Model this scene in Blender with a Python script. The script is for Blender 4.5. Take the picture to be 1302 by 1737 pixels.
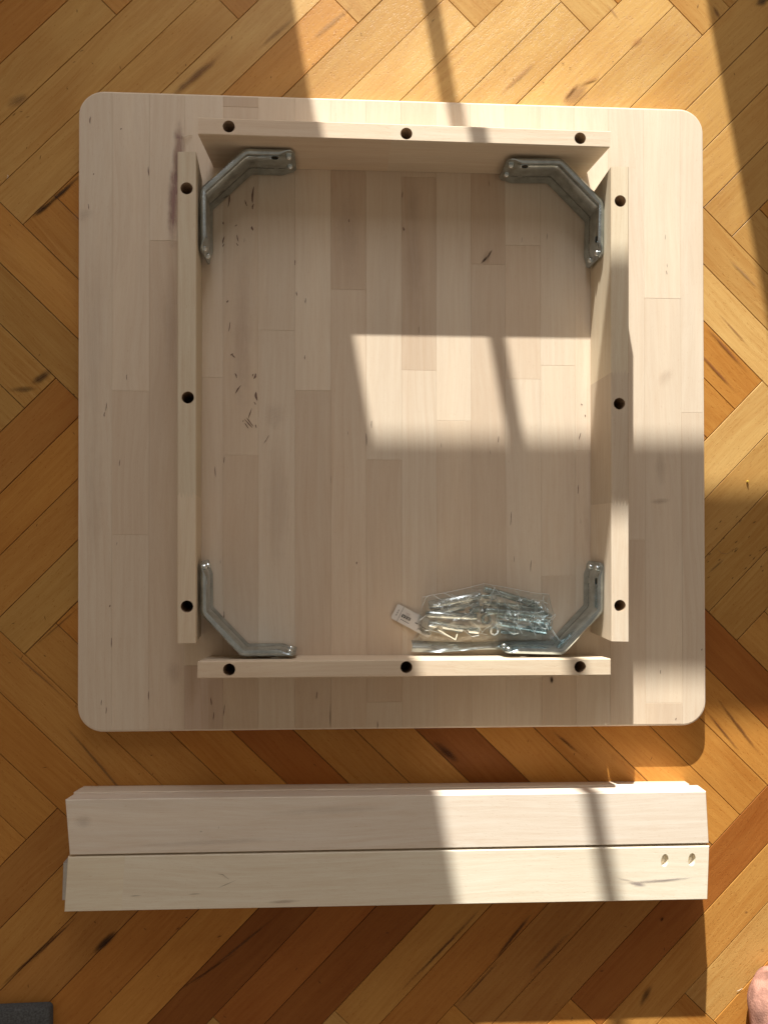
import bpy, bmesh, math, random
from mathutils import Matrix, Vector, noise
random.seed(7)
for o in list(bpy.data.objects): bpy.data.objects.remove(o)
SC = bpy.context.scene; COL = SC.collection

# ------------------------------------------------------------------ camera
CAM_RX, CAM_RY, CAM_H, FPX = 0.009891, -0.06389, 0.887545, 1250.0
CAMM = Matrix.Rotation(CAM_RY, 3, 'Y') @ Matrix.Rotation(CAM_RX, 3, 'X')
cd = bpy.data.cameras.new('camera'); cam = bpy.data.objects.new('camera', cd); COL.objects.link(cam)
cam.matrix_world = Matrix.Translation((0, 0, CAM_H)) @ CAMM.to_4x4()
cd.sensor_fit = 'HORIZONTAL'; cd.sensor_width = 36; cd.lens = FPX / 1302 * 36
cd.clip_start = .01; cd.clip_end = 200
SC.camera = cam

# ------------------------------------------------------------------ light
SUN = Vector((0.45, -2.51, -1.0))            # travel of the sunlight: fall 1, go 0.45 right and 2.51 towards the viewer
w = bpy.data.worlds.new('World'); SC.world = w; w.use_nodes = True
nt = w.node_tree; nt.nodes.clear()
bg = nt.nodes.new('ShaderNodeBackground'); ow = nt.nodes.new('ShaderNodeOutputWorld')
bg.inputs[0].default_value = (1.0, .81, .615, 1); bg.inputs[1].default_value = .265
nt.links.new(bg.outputs[0], ow.inputs[0])
ld = bpy.data.lights.new('sunlight', 'SPOT'); ld.energy = 188000; ld.color = (1.0, .97, .88)
ld.shadow_soft_size = .175; ld.spot_size = math.radians(9); ld.spot_blend = .1
lo = bpy.data.objects.new('sunlight', ld); COL.objects.link(lo)
lo.location = Vector((.05, .1, 0)) - SUN.normalized() * 40
lo.rotation_euler = SUN.to_track_quat('-Z', 'Y').to_euler()
ad = bpy.data.lights.new('daylight_through_door', 'AREA'); ad.energy = 24; ad.color = (.96, .97, 1.0)
ad.shape = 'RECTANGLE'; ad.size = .6; ad.size_y = 2.2
ao = bpy.data.objects.new('daylight_through_door', ad); COL.objects.link(ao)
ao.location = (.02, 1.95, 1.25); ao.rotation_euler = Vector((0, -1, -.35)).to_track_quat('-Z', 'Z').to_euler()
SC.view_settings.view_transform = 'Standard'; SC.view_settings.look = 'None'
SC.view_settings.exposure = 0; SC.view_settings.gamma = 1
SC.render.engine = 'CYCLES'
SC.cycles.transparent_max_bounces = 24

# ------------------------------------------------------------------ helpers
def at(x, y, z):
    d = CAMM @ Vector(((x - 651) / FPX, -(y - 868.5) / FPX, -1.0))
    t = (z - CAM_H) / d.z
    return Vector((0, 0, CAM_H)) + d * t
WM = {}
def link(o, parent, M):
    COL.objects.link(o)
    WM[o.name] = M
    if parent is not None:
        o.parent = parent; o.matrix_basis = WM[parent.name].inverted() @ M
    else: o.matrix_basis = M
    return o
def tag(o, label=None, cat=None, group=None, kind=None):
    if label: o['label'] = label
    if cat: o['category'] = cat
    if group: o['group'] = group
    if kind: o['kind'] = kind
    return o
def thing(name, loc, label, cat, group=None):
    o = bpy.data.objects.new(name, None); o.empty_display_size = .02
    link(o, None, Matrix.Translation(Vector(loc)))
    return tag(o, label, cat, group)
def mk(name, verts, faces, mat, parent=None, ang=0.0, color=None, smooth=None, centre=None):
    """world-space verts -> object whose local x axis runs along ang (the grain)"""
    verts = [Vector(v) for v in verts]
    c = centre if centre is not None else sum(verts, Vector()) / len(verts)
    M = Matrix.Translation(c) @ Matrix.Rotation(ang, 4, 'Z'); Mi = M.inverted()
    me = bpy.data.meshes.new(name); me.from_pydata([Mi @ v for v in verts], [], faces)
    bm = bmesh.new(); bm.from_mesh(me); bmesh.ops.recalc_face_normals(bm, faces=bm.faces); bm.to_mesh(me); bm.free()
    if mat: me.materials.append(mat)
    if smooth is not None:
        for p in me.polygons: p.use_smooth = True
        me.set_sharp_from_angle(angle=math.radians(smooth))
    o = bpy.data.objects.new(name, me)
    if color: o.color = (*color, 1) if len(color) == 3 else color
    return link(o, parent, M)
def inset(poly, d):
    n = len(poly); c = sum(poly, Vector()) / n; out = []
    area = sum(poly[i].x * poly[(i + 1) % n].y - poly[(i + 1) % n].x * poly[i].y for i in range(n))
    sg = 1 if area > 0 else -1
    for i in range(n):
        a, b, e = poly[i - 1], poly[i], poly[(i + 1) % n]
        d1 = (b - a); d1.z = 0; d2 = (e - b); d2.z = 0
        if d1.length < 1e-9 or d2.length < 1e-9: out.append(b.copy()); continue
        d1.normalize(); d2.normalize()
        n1 = Vector((-d1.y, d1.x, 0)) * sg; n2 = Vector((-d2.y, d2.x, 0)) * sg
        m = n1 + n2; k = max(m.length_squared, .35)
        out.append(b + m * (2 * d / k))
    return out
def loft(rings, cap=True):
    n = len(rings[0]); v = [p for r in rings for p in r]; f = []
    for i in range(len(rings) - 1):
        for j in range(n):
            a = i * n + j; b = i * n + (j + 1) % n
            f.append((a, b, b + n, a + n))
    if cap: f.append(tuple(range(n))[::-1]); f.append(tuple(range((len(rings) - 1) * n, len(rings) * n)))
    return v, f
def z_(poly, z): return [Vector((p[0], p[1], z)) for p in poly]
def prism(poly, z0, z1, ch=.0004):
    return loft([z_(poly, z0), z_(poly, z1 - ch), z_(inset([Vector((p[0], p[1], 0)) for p in poly], ch), z1)])
def clip(poly, a, b):
    """keep the part of poly left of line a->b"""
    out = []; n = len(poly)
    s = lambda p: (b.x - a.x) * (p.y - a.y) - (b.y - a.y) * (p.x - a.x)
    for i in range(n):
        p, q = poly[i], poly[(i + 1) % n]; sp, sq = s(p), s(q)
        if sp >= 0: out.append(p)
        if (sp >= 0) != (sq >= 0): out.append(p + (q - p) * (sp / (sp - sq)))
    return out
def cut(o, cutters):
    """boolean the cutter meshes (world-space verts, faces) out of o"""
    v = []; f = []
    for cv, cf in cutters:
        k = len(v); v += cv; f += [tuple(i + k for i in q) for q in cf]
    c = mk('cutter', v, f, None)
    m = o.modifiers.new('b', 'BOOLEAN'); m.operation = 'DIFFERENCE'; m.object = c; m.solver = 'EXACT'
    bpy.context.view_layer.update()
    dg = bpy.context.evaluated_depsgraph_get(); dg.update()
    me = bpy.data.meshes.new_from_object(o.evaluated_get(dg))
    o.modifiers.clear(); old = o.data; nm = old.name; o.data = me; bpy.data.meshes.remove(old); me.name = nm
    bpy.data.objects.remove(c)
def cyl(c, r, z0, z1, n=28, sx=1, sy=1, ang=0):
    p = []
    for i in range(n):
        a = 2 * math.pi * i / n; x, y = r * sx * math.cos(a), r * sy * math.sin(a)
        p.append(Vector((c[0] + x * math.cos(ang) - y * math.sin(ang), c[1] + x * math.sin(ang) + y * math.cos(ang), 0)))
    return loft([z_(p, z0), z_(p, z1)])
def lathe(prof, a, b, n=16):
    """prof: (t, r) with t metres from a towards b"""
    ax = (b - a).normalized(); up = Vector((0, 0, 1)) if abs(ax.z) < .9 else Vector((1, 0, 0))
    u = ax.cross(up).normalized(); v = ax.cross(u)
    rings = [[a + ax * t + (u * math.cos(2 * math.pi * j / n) + v * math.sin(2 * math.pi * j / n)) * r for j in range(n)] for t, r in prof]
    return loft(rings)

# ------------------------------------------------------------------ materials
class N:
    def __init__(s, name):
        s.m = bpy.data.materials.new(name); s.m.use_nodes = True; s.t = s.m.node_tree; s.t.nodes.clear()
        s.out = s.t.nodes.new('ShaderNodeOutputMaterial')
    def n(s, typ, ins=None, **kw):
        nd = s.t.nodes.new(typ)
        for k, v in kw.items(): setattr(nd, k, v)
        for k, v in (ins or {}).items(): s.put(nd, k, v)
        return nd
    def put(s, nd, k, v):
        if isinstance(v, bpy.types.NodeSocket): s.t.links.new(v, nd.inputs[k])
        elif isinstance(v, bpy.types.Node): s.t.links.new(v.outputs[0], nd.inputs[k])
        else: nd.inputs[k].default_value = v
    def math(s, op, a, b=0, c=0, clamp=False):
        nd = s.n('ShaderNodeMath', {0: a, 1: b, 2: c}, operation=op); nd.use_clamp = clamp; return nd.outputs[0]
    def ramp(s, f, a, b, lo=0., hi=1.):
        return s.n('ShaderNodeMapRange', {'Value': f, 'From Min': a, 'From Max': b, 'To Min': lo, 'To Max': hi}).outputs[0]
    def mix(s, f, a, b, bt='MIX'):
        nd = s.n('ShaderNodeMix', data_type='RGBA', blend_type=bt); nd.clamp_factor = True
        s.put(nd, 0, f); s.put(nd, 6, a); s.put(nd, 7, b); return nd.outputs[2]
    def noise(s, vec, scale, detail=3., rough=.55, dist=0., w=None):
        nd = s.n('ShaderNodeTexNoise', {'Vector': vec, 'Scale': scale, 'Detail': detail, 'Roughness': rough, 'Distortion': dist}); return nd.outputs['Fac']
    def scale(s, vec, v):
        return s.n('ShaderNodeVectorMath', {0: vec, 1: v}, operation='MULTIPLY').outputs[0]
def wood(name, ringy=.25, pore=.3, fibre=.12, rough=.6, spec=.3, bump=.15, tint=(.75, .55, .42), scratch=0., blotch=.1, coat=0., shift=0.):
    m = N(name)
    tc = m.n('ShaderNodeTexCoord').outputs['Object']; oi = m.n('ShaderNodeObjectInfo')
    off = m.n('ShaderNodeCombineXYZ', {0: m.math('MULTIPLY', oi.outputs['Random'], 37.), 1: m.math('MULTIPLY', oi.outputs['Random'], 91.), 2: m.math('MULTIPLY', oi.outputs['Random'], 53.)})
    v = m.n('ShaderNodeVectorMath', {0: tc, 1: off.outputs[0]}, operation='ADD').outputs[0]
    warp = m.n('ShaderNodeTexNoise', {'Vector': m.scale(v, (1.5, 5, 5)), 'Scale': 1.5, 'Detail': 2.})
    v2 = m.n('ShaderNodeVectorMath', {0: v, 1: m.scale(warp.outputs['Color'], (0, .05, .05))}, operation='ADD').outputs[0]
    rings = m.n('ShaderNodeTexWave', {'Vector': m.scale(v2, (.06, 1, 1)), 'Scale': 32., 'Distortion': 7., 'Detail': 3., 'Detail Scale': .7, 'Detail Roughness': .6}, bands_direction='Y', wave_profile='SAW').outputs['Fac']
    wide = m.noise(m.scale(v2, (1.3, 13, 13)), 1.6, 3.)
    fib = m.noise(m.scale(v2, (28, 900, 900)), 1., 3., .7)
    fib2 = m.noise(m.scale(v2, (9, 230, 230)), 1., 4., .65)
    por = m.noise(m.scale(v, (230, 1100, 1100)), 1., 1.5, .5, .4)
    blo = m.noise(m.scale(v, (7, 14, 14)), 1., 4.)
    base = oi.outputs['Color']
    dark = m.mix(1., base, (*tint, 1), 'MULTIPLY')
    f1 = m.math('MULTIPLY', m.math('MULTIPLY', rings, m.ramp(wide, .38, .68)), ringy)
    f2 = m.math('MULTIPLY', m.ramp(fib2, .35, .75), fibre * 1.6)
    f3 = m.math('MULTIPLY', m.ramp(por, .66, .74), pore)
    f4 = m.math('MULTIPLY', m.ramp(blo, .42, .75), blotch)
    f5 = m.math('MULTIPLY', m.ramp(fib, .4, .8), fibre)
    f = m.math('ADD', m.math('ADD', f1, f2), m.math('ADD', m.math('ADD', f3, f4), f5), clamp=True)
    col = m.mix(f, base, dark)
    col = m.mix(m.math('MULTIPLY', m.ramp(wide, .5, .3), .22), col, m.mix(1., col, (1.22, 1.18, 1.1, 1), 'MULTIPLY'))
    h = m.math('ADD', m.math('MULTIPLY', fib, .5), m.math('MULTIPLY', m.ramp(por, .6, .75), -1.))
    if scratch:
        # faint hairline scratches running every way, and dull traffic wear
        sv = m.n('ShaderNodeTexCoord').outputs['Object']
        tot = None
        for k, (rot, sc) in enumerate(((.5, 18.), (1.7, 25.), (2.5, 14.))):
            mp = m.n('ShaderNodeMapping', {'Vector': v, 'Rotation': (0, 0, rot), 'Scale': (1., 22., 1.)}).outputs[0]
            q = m.noise(mp, sc, 1., .5, .6)
            line = m.ramp(m.math('ABSOLUTE', m.math('SUBTRACT', q, .5)), 0.0, .006, 1., 0.)
            gate = m.ramp(m.noise(v, 11. + 3 * k, 1.), .58, .66)
            line = m.math('MULTIPLY', line, gate)
            tot = line if tot is None else m.math('MAXIMUM', tot, line)
        col = m.mix(m.math('MULTIPLY', tot, scratch), col, m.mix(1., col, (1.5, 1.45, 1.4, 1), 'MULTIPLY'))
        h = m.math('SUBTRACT', h, m.math('MULTIPLY', tot, .6))
    b = m.n('ShaderNodeBump', {'Height': h, 'Strength': bump, 'Distance': .0006})
    rr = m.math('ADD', rough, m.math('MULTIPLY', m.math('SUBTRACT', blo, .5), .25))
    p = m.n('ShaderNodeBsdfPrincipled', {'Base Color': col, 'Roughness': rr, 'Specular IOR Level': spec, 'Normal': b, 'Coat Weight': coat, 'Coat Roughness': .35})
    m.put(m.out, 0, p); return m.m
M_BIRCH = wood('raw_birch', ringy=.20, pore=.26, fibre=.15, rough=.68, spec=.22, bump=.16, tint=(.78, .63, .52), blotch=.13)
M_RAIL = wood('raw_birch_rail', ringy=.17, pore=.3, fibre=.22, rough=.65, spec=.22, bump=.16, tint=(.78, .64, .52), blotch=.1)
M_FLOOR = wood('lacquered_beech', ringy=.22, pore=.75, fibre=.26, rough=.42, spec=.15, bump=.4, tint=(.70, .52, .36), scratch=.35, blotch=.38)

def plain(name, col, rough=.5, metal=0., spec=.5, bump=0., bscale=200., var=0., vscale=60.):
    m = N(name); tc = m.n('ShaderNodeTexCoord').outputs['Object']
    n1 = m.noise(tc, bscale, 4.); n2 = m.noise(tc, vscale, 4.)
    c = m.mix(m.ramp(n2, .35, .7), (*col, 1), (*[x * (1 - var) for x in col], 1))
    b = m.n('ShaderNodeBump', {'Height': n1, 'Strength': bump, 'Distance': .001})
    p = m.n('ShaderNodeBsdfPrincipled', {'Base Color': c, 'Roughness': m.math('ADD', rough, m.math('MULTIPLY', m.math('SUBTRACT', n2, .5), rough * .5)), 'Metallic': metal, 'Specular IOR Level': spec, 'Normal': b})
    m.put(m.out, 0, p); return m.m
M_ZINC = plain('zinc_plated_steel', (.56, .64, .68), .22, 1., bump=.12, bscale=420., var=.35, vscale=90.)
M_SCREW = plain('bright_zinc', (.78, .82, .82), .22, 1., bump=.03, bscale=300., var=.2, vscale=150.)
M_BOLT = plain('threaded_zinc', (.66, .75, .75), .22, 1., var=.3, vscale=200.)
M_DARKFELT = plain('charcoal_felt', (.13, .135, .14), .95, 0., .1, bump=.9, bscale=900., var=.5, vscale=500.)
M_SOCK = plain('pink_knit', (.50, .26, .20), .9, 0., .15, bump=.9, bscale=500., var=.55, vscale=70.)
M_PAPER = plain('paper', (.66, .63, .60), .8, 0., .2, bump=.05, var=.05)
M_INK = plain('ink', (.03, .028, .03), .7)
M_REDINK = plain('red_ink', (.25, .07, .05), .7)
M_WALL = plain('painted_wall', (.75, .72, .66), .8, bump=.05, var=.03)
M_DOORPAINT = plain('white_gloss_paint', (.78, .77, .74), .35, bump=.02, var=.03)
M_SHAVE = plain('wood_shaving', (.72, .62, .48), .7, var=.1)
M_CRUMB = plain('yellow_crumb', (.75, .55, .08), .6)
M_HAIR = plain('hair_strand', (.10, .06, .04), .5)

def stain_mat(name, col, streak=True):
    """a mark inside the wood: its own outline in local coordinates, soft edge broken up along the grain; strength in the colour's alpha"""
    m = N(name); tc = m.n('ShaderNodeTexCoord'); g = tc.outputs['Generated']; ob = tc.outputs['Object']; oi = m.n('ShaderNodeObjectInfo')
    c = m.n('ShaderNodeVectorMath', {0: g, 1: (.5, .5, .5)}, operation='SUBTRACT').outputs[0]
    c = m.scale(c, (2, 2, 0))
    wn = m.n('ShaderNodeTexNoise', {'Vector': m.n('ShaderNodeVectorMath', {0: ob, 1: oi.outputs['Location']}, operation='ADD').outputs[0], 'Scale': 70., 'Detail': 3.})
    c = m.n('ShaderNodeVectorMath', {0: c, 1: m.scale(m.n('ShaderNodeVectorMath', {0: wn.outputs['Color'], 1: (.5, .5, .5)}, operation='SUBTRACT').outputs[0], (.55, .55, 0))}, operation='ADD').outputs[0]
    r = m.n('ShaderNodeVectorMath', {0: c}, operation='LENGTH').outputs['Value']
    a = m.n('ShaderNodeMapRange', {'Value': r, 'From Min': .82, 'From Max': .1}, interpolation_type='SMOOTHSTEP').outputs[0]
    fib = m.noise(m.scale(ob, (40, 700, 700)), 1., 3., .7)
    a = m.math('MULTIPLY', a, m.ramp(fib, .25, .6, .45, 1.)) if streak else a
    a = m.math('MULTIPLY', a, oi.outputs['Alpha'], clamp=True)
    p = m.n('ShaderNodeBsdfPrincipled', {'Base Color': oi.outputs['Color'], 'Roughness': .65, 'Specular IOR Level': .2})
    mx = m.n('ShaderNodeMixShader', {0: a, 1: m.n('ShaderNodeBsdfTransparent'), 2: p})
    m.put(m.out, 0, mx); return m.m
M_STAIN = stain_mat('wood_stain', None)

def plastic(name, clear, milk, rough, bsc, bst):
    m = N(name); tc = m.n('ShaderNodeTexCoord').outputs['Object']
    v = m.n('ShaderNodeTexVoronoi', {'Vector': m.n('ShaderNodeVectorMath', {0: tc, 1: m.scale(m.n('ShaderNodeTexNoise', {'Vector': tc, 'Scale': 60.}).outputs['Color'], (.016, .016, .016))}, operation='ADD').outputs[0], 'Scale': bsc}, feature='DISTANCE_TO_EDGE').outputs['Distance']
    crease = m.ramp(v, 0., .05, 1., 0.)
    gate = m.ramp(m.noise(tc, 45., 2.), .42, .6)
    crease = m.math('MULTIPLY', crease, gate)
    h = m.math('ADD', m.math('MULTIPLY', v, 1.), m.math('MULTIPLY', m.noise(tc, 160., 3.), .6))
    b = m.n('ShaderNodeBump', {'Height': h, 'Strength': bst, 'Distance': .004})
    gl = m.n('ShaderNodeBsdfGlossy', {'Color': (.95, 1, 1, 1), 'Roughness': rough, 'Normal': b})
    di = m.n('ShaderNodeBsdfDiffuse', {'Color': (.75, .80, .80, 1), 'Normal': b})
    tr = m.n('ShaderNodeBsdfTransparent', {'Color': (.97, .985, .98, 1)})
    fr = m.n('ShaderNodeFresnel', {'IOR': 1.5, 'Normal': b})
    body = m.n('ShaderNodeMixShader', {0: m.math('ADD', m.math('MULTIPLY', crease, .22), milk, clamp=True), 1: tr, 2: di})
    top = m.n('ShaderNodeMixShader', {0: m.math('ADD', m.math('MULTIPLY', fr.outputs[0], 1.0), 1 - clear, clamp=True), 1: body, 2: gl})
    m.put(m.out, 0, top); return m.m
M_BAG = plastic('clear_bag_plastic', .925, .05, .06, 70., .6)
def hem():
    m = N('folded_bag_plastic'); tc = m.n('ShaderNodeTexCoord').outputs['Object']
    st = m.noise(m.scale(tc, (18, 160, 60)), 1., 3., .6)
    b = m.n('ShaderNodeBump', {'Height': st, 'Strength': .5, 'Distance': .003})
    gl = m.n('ShaderNodeBsdfGlossy', {'Color': (.62, .70, .72, 1), 'Roughness': .22, 'Normal': b})
    di = m.n('ShaderNodeBsdfDiffuse', {'Color': (.15, .16, .155, 1)})
    a = m.n('ShaderNodeMixShader', {0: .45, 1: di, 2: gl})
    m.put(m.out, 0, m.n('ShaderNodeMixShader', {0: m.ramp(st, .3, .7, .35, .08), 1: a, 2: m.n('ShaderNodeBsdfTransparent')})); return m.m
M_FLAP = hem()
def glass():
    m = N('door_glass'); m.put(m.out, 0, m.n('ShaderNodeMixShader', {0: .05, 1: m.n('ShaderNodeBsdfTransparent'), 2: m.n('ShaderNodeBsdfGlossy', {'Roughness': .02})})); return m.m
M_GLASS = glass()

# ------------------------------------------------------------------ floor
U, L, TH, OX, OY = 0.1013646, 0.3565135, 0.0080466, -0.5836735, 0.4162380
def lat(a, b):
    x = (a + b) / 2 ** .5; y = (a - b) / 2 ** .5; c, s = math.cos(TH), math.sin(TH)
    return Vector((OX + c * x - s * y, OY + s * x + c * y, 0))
TONE = dict(Y=(.60, .44, .21), T=(.50, .34, .145), G=(.44, .29, .11), O=(.48, .25, .070), B=(.38, .198, .066), R=(.30, .105, .026), Q=(.42, .19, .05), D=(.20, .062, .014), S=(.47, .268, .088))
PL = {'H000': 'B', 'H001': 'T', 'H100': 'T', 'H101': 'T', 'H200': 'Y', 'H201': 'S', 'H300': 'T', 'H301': 'Y', 'H400': 'Y', 'H401': 'Y', 'H500': 'Y', 'H501': 'Y',
 'V000': 'S', 'V100': 'S', 'V200': 'T', 'V300': 'T', 'V400': 'Y', 'V500': 'T', 'H600': 'T', 'H601': 'T', 'H700': 'T', 'H701': 'T',
 'V110': 'S', 'V111': 'O', 'V010': 'G', 'V011': 'S', 'V-110': 'G', 'V-111': 'G', 'H010': 'B', 'H011': 'O', 'H110': 'S', 'H111': 'G',
 'V710': 'T', 'V611': 'T', 'V610': 'Y', 'V511': 'O', 'V510': 'O', 'H610': 'Y', 'H611': 'T', 'H710': 'G', 'H711': 'G', 'V720': 'S', 'V621': 'R', 'V620': 'O',
 'V020': 'O', 'V021': 'S', 'V120': 'S', 'V121': 'O', 'V220': 'R', 'V221': 'S', 'V320': 'S', 'V321': 'D', 'V420': 'O', 'V421': 'O', 'V520': 'O', 'V521': 'O',
 'V-120': 'O', 'V-121': 'O', 'H020': 'B', 'H021': 'S', 'H120': 'B', 'H121': 'Q', 'H220': 'O', 'H221': 'D', 'H320': 'R', 'H321': 'D', 'H420': 'S', 'H421': 'Q', 'H520': 'B', 'H521': 'B',
 'H620': 'R', 'H621': 'S', 'H720': 'T', 'H721': 'O', 'V431': 'O', 'V531': 'O', 'V631': 'O'}
floor = mk('floor', *loft([z_([Vector(p) for p in ((-3, -3, 0), (3, -3, 0), (3, 1.6, 0), (-3, 1.6, 0))], -.02), z_([Vector(p) for p in ((-3, -3, 0), (3, -3, 0), (3, 1.6, 0), (-3, 1.6, 0))], -.0016)]), M_FLOOR, color=(.10, .05, .025))
tag(floor, 'herringbone parquet floor of worn lacquered beech planks in double rows', kind='structure')
cand = []
for s in range(-3, 6):
    for k in range(-14, 22):
        for hf in (0, 1):
            for t in 'HV':
                if t == 'H': a0, a1, b0, b1 = k * U, k * U + L, (k + hf * .5) * U, (k + hf * .5 + .5) * U
                else: a0, a1, b0, b1 = k * U + L + hf * U / 2, k * U + L + hf * U / 2 + U / 2, k * U + U - L, k * U + U
                a0 -= s * L; a1 -= s * L; b0 += s * L; b1 += s * L
                q = [lat(a0, b0), lat(a1, b0), lat(a1, b1), lat(a0, b1)]
                c = sum(q, Vector()) / 4
                if max(p.y for p in q) > 1.55: continue
                cand.append((math.hypot((c.x - .07) / 1.0, (c.y - 0) / 1.15), t, k, s, hf, q, c))
cand.sort(key=lambda c: c[0])
planks = {}
for _, t, k, s, hf, q, c in cand[:298]:
    key = f'{t}{k}{s}{hf}'; tone = PL.get(key) or random.choice('YTTSOOGB')
    kk = random.uniform(.94, 1.06); col = [(x * .80 + y * .20) * kk * g for x, y, g in zip(TONE[tone], (.54, .285, .085), (1.05, .965, .79))]
    qs = inset(q, .00028 + random.random() * .00018)
    dz = random.uniform(-.0002, .0002); tl = random.uniform(-.00018, .00018)
    ch = .0004
    r0 = z_(qs, -.003); r1 = [Vector((p.x, p.y, dz - ch)) for p in qs]; r2 = [Vector((p.x, p.y, dz + tl * (1 if i in (0, 1) else -1))) for i, p in enumerate(inset(qs, ch))]
    v, f = loft([r0, r1, r2])
    d = q[1] - q[0] if t == 'H' else q[3] - q[0]
    planks[key] = mk('plank', v, f, M_FLOOR, floor, math.atan2(d.y, d.x), col)

def stain(parent, x, y, z, ln, wd, ang, col, a, name='wood_stain'):
    """soft mark centred on a photo pixel at height z; ln, wd in photo px; ang degrees from +x, counterclockwise"""
    c = at(x, y, z); s = (CAM_H - z) / FPX; A = math.radians(ang)
    hx, hy = ln * s / 2, wd * s / 2; u = Vector((math.cos(A), math.sin(A), 0)); w_ = Vector((-u.y, u.x, 0))
    v = [c - u * hx - w_ * hy, c + u * hx - w_ * hy, c + u * hx + w_ * hy, c - u * hx + w_ * hy]
    return mk(name, v, [(0, 1, 2, 3)], M_STAIN, parent, A, (*col, a))
def near_plank(x, y):
    p = at(x, y, 0)
    for key, o in planks.items():
        l = WM[o.name].inverted() @ p
        bb = o.bound_box
        if bb[0][0] <= l.x <= bb[6][0] and bb[0][1] <= l.y <= bb[6][1]: return o
    return floor
for x, y, ln, wd, ang, col, a in (
    (178, 1600, 70, 20, 42, (.035, .015, .008), .95), (60, 1620, 210, 9, 42, (.06, .02, .008), .9), (95, 1590, 150, 5, 44, (.07, .02, .01), .7),
    (100, 330, 150, 12, 44, (.05, .025, .012), .95), (70, 355, 60, 14, 40, (.06, .03, .015), .8), (70, 640, 60, 22, 35, (.06, .03, .015), .7), (40, 660, 70, 16, 5, (.09, .05, .02), .5),
    (330, 130, 170, 20, 42, (.20, .10, .045), .7), (1000, 136, 60, 9, 24, (.36, .18, .07), .95), (968, 156, 60, 12, 50, (.36, .18, .07), .95), (975, 160, 90, 40, 42, (.42, .24, .10), .7), (1080, 70, 40, 20, 42, (.45, .22, .08), .6), (880, 130, 120, 14, 42, (.46, .26, .11), .6), (560, 40, 140, 14, 43, (.42, .25, .11), .6),
    (470, 55, 120, 14, 43, (.28, .15, .07), .5), (1230, 590, 150, 9, -46, (.24, .09, .03), .85), (1215, 630, 140, 8, -46, (.22, .08, .03), .85), (1245, 560, 120, 5, -46, (.3, .12, .05), .7),
    (1250, 1230, 170, 9, -52, (.16, .06, .02), .8), (1225, 1240, 150, 6, -50, (.14, .05, .02), .8), (1262, 465, 110, 10, -43, (.36, .22, .1), .6),
    (400, 1610, 260, 7, 38, (.14, .055, .02), .8), (350, 1650, 180, 6, 32, (.14, .055, .02), .7), (760, 1600, 230, 8, 45, (.10, .04, .02), .7), (720, 1640, 180, 6, 44, (.10, .04, .02), .7),
    (870, 1590, 160, 10, 50, (.06, .022, .01), .8), (810, 1670, 150, 6, 46, (.08, .03, .014), .7), (755, 1275, 90, 20, -40, (.06, .022, .01), .7), (960, 1260, 90, 10, -40, (.14, .05, .02), .7),
    (1095, 1690, 60, 18, 60, (.06, .022, .01), .6), (1122, 1560, 14, 8, 60, (.03, .01, .008), .8), (30, 170, 60, 30, 30, (.25, .14, .06), .5), (1292, 2, 40, 24, 30, (.03, .02, .02), .7),
    (170, 1300, 260, 8, -50, (.22, .11, .045), .7), (60, 1140, 200, 6, -42, (.25, .12, .05), .6), (1215, 960, 60, 6, 40, (.2, .12, .06), .6), (930, 1620, 150, 12, 45, (.12, .045, .02), .5),
    (1040, 20, 50, 8, -50, (.42, .25, .12), .5), (1215, 20, 40, 14, -60, (.2, .09, .04), .6), (100, 1060, 150, 5, 42, (.13, .06, .025), .6)):
    stain(near_plank(x, y), x, y, .0007, ln, wd, ang, col, a)
# flecked ray figure of one plank, tiny dents
for i in range(26):
    x, y = random.uniform(1200, 1300), random.uniform(870, 985)
    stain(near_plank(x, y), x, y, .0008, random.uniform(7, 14), random.uniform(2, 4), 42 + random.uniform(-12, 12), (.16, .09, .045), .8)
for i in range(70):
    x, y = random.choice(((random.uniform(0, 1300), random.uniform(0, 150)), (random.uniform(0, 130), random.uniform(150, 1330)), (random.uniform(0, 1300), random.uniform(1540, 1730)), (random.uniform(130, 1290), random.uniform(1245, 1325))))
    stain(near_plank(x, y), x, y, .0008, random.uniform(5, 14), random.uniform(2, 3.5), random.uniform(0, 180), (.09, .04, .02), .75)

# ------------------------------------------------------------------ tabletop
ZT = .0235
TC = [at(133, 152, ZT), at(1192.5, 185, ZT), at(1197.5, 1231, ZT), at(131, 1243, ZT)]   # TL TR BR BL
def tq(u, v, z=ZT):          # u right, v down, both 0..1
    p = TC[0] * (1 - u) * (1 - v) + TC[1] * u * (1 - v) + TC[2] * u * v + TC[3] * (1 - u) * v
    return Vector((p.x, p.y, z))
def tuv(x, y):
    p = at(x, y, ZT); u = v = .5
    for _ in range(12):
        q = tq(u, v); du = (TC[1] - TC[0]); dv = (TC[3] - TC[0])
        e = p - q; u += e.dot(du) / du.length_squared; v += e.dot(dv) / dv.length_squared
    return u, v
def rounded(ins):
    r = .029 / .742; i_ = ins / .742; pts = []
    for cx, cy, a0 in ((1 - r, r, -90), (1 - r, 1 - r, 0), (r, 1 - r, 90), (r, r, 180)):
        for k in range(13):
            a = math.radians(a0 + 90 * k / 12); pts.append(tq(cx + (r - i_) * math.cos(a), cy + (r - i_) * math.sin(a)))
    return pts[::-1]         # counterclockwise seen from above
full = rounded(0)
table = thing('tabletop', tq(.5, .5, 0), 'square pale birch tabletop with rounded corners lying upside down on the parquet', 'tabletop')
v, f = loft([z_(rounded(.002), .0012), z_(full, .0035), z_(full, ZT - .0022), z_(rounded(.0011), ZT - .0007), z_(rounded(.0022), ZT - .0005)])
mk('board_edge', v, f, M_BIRCH, table, math.pi / 2, (.80, .70, .58))
BI = (.70, .60, .48)
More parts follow.
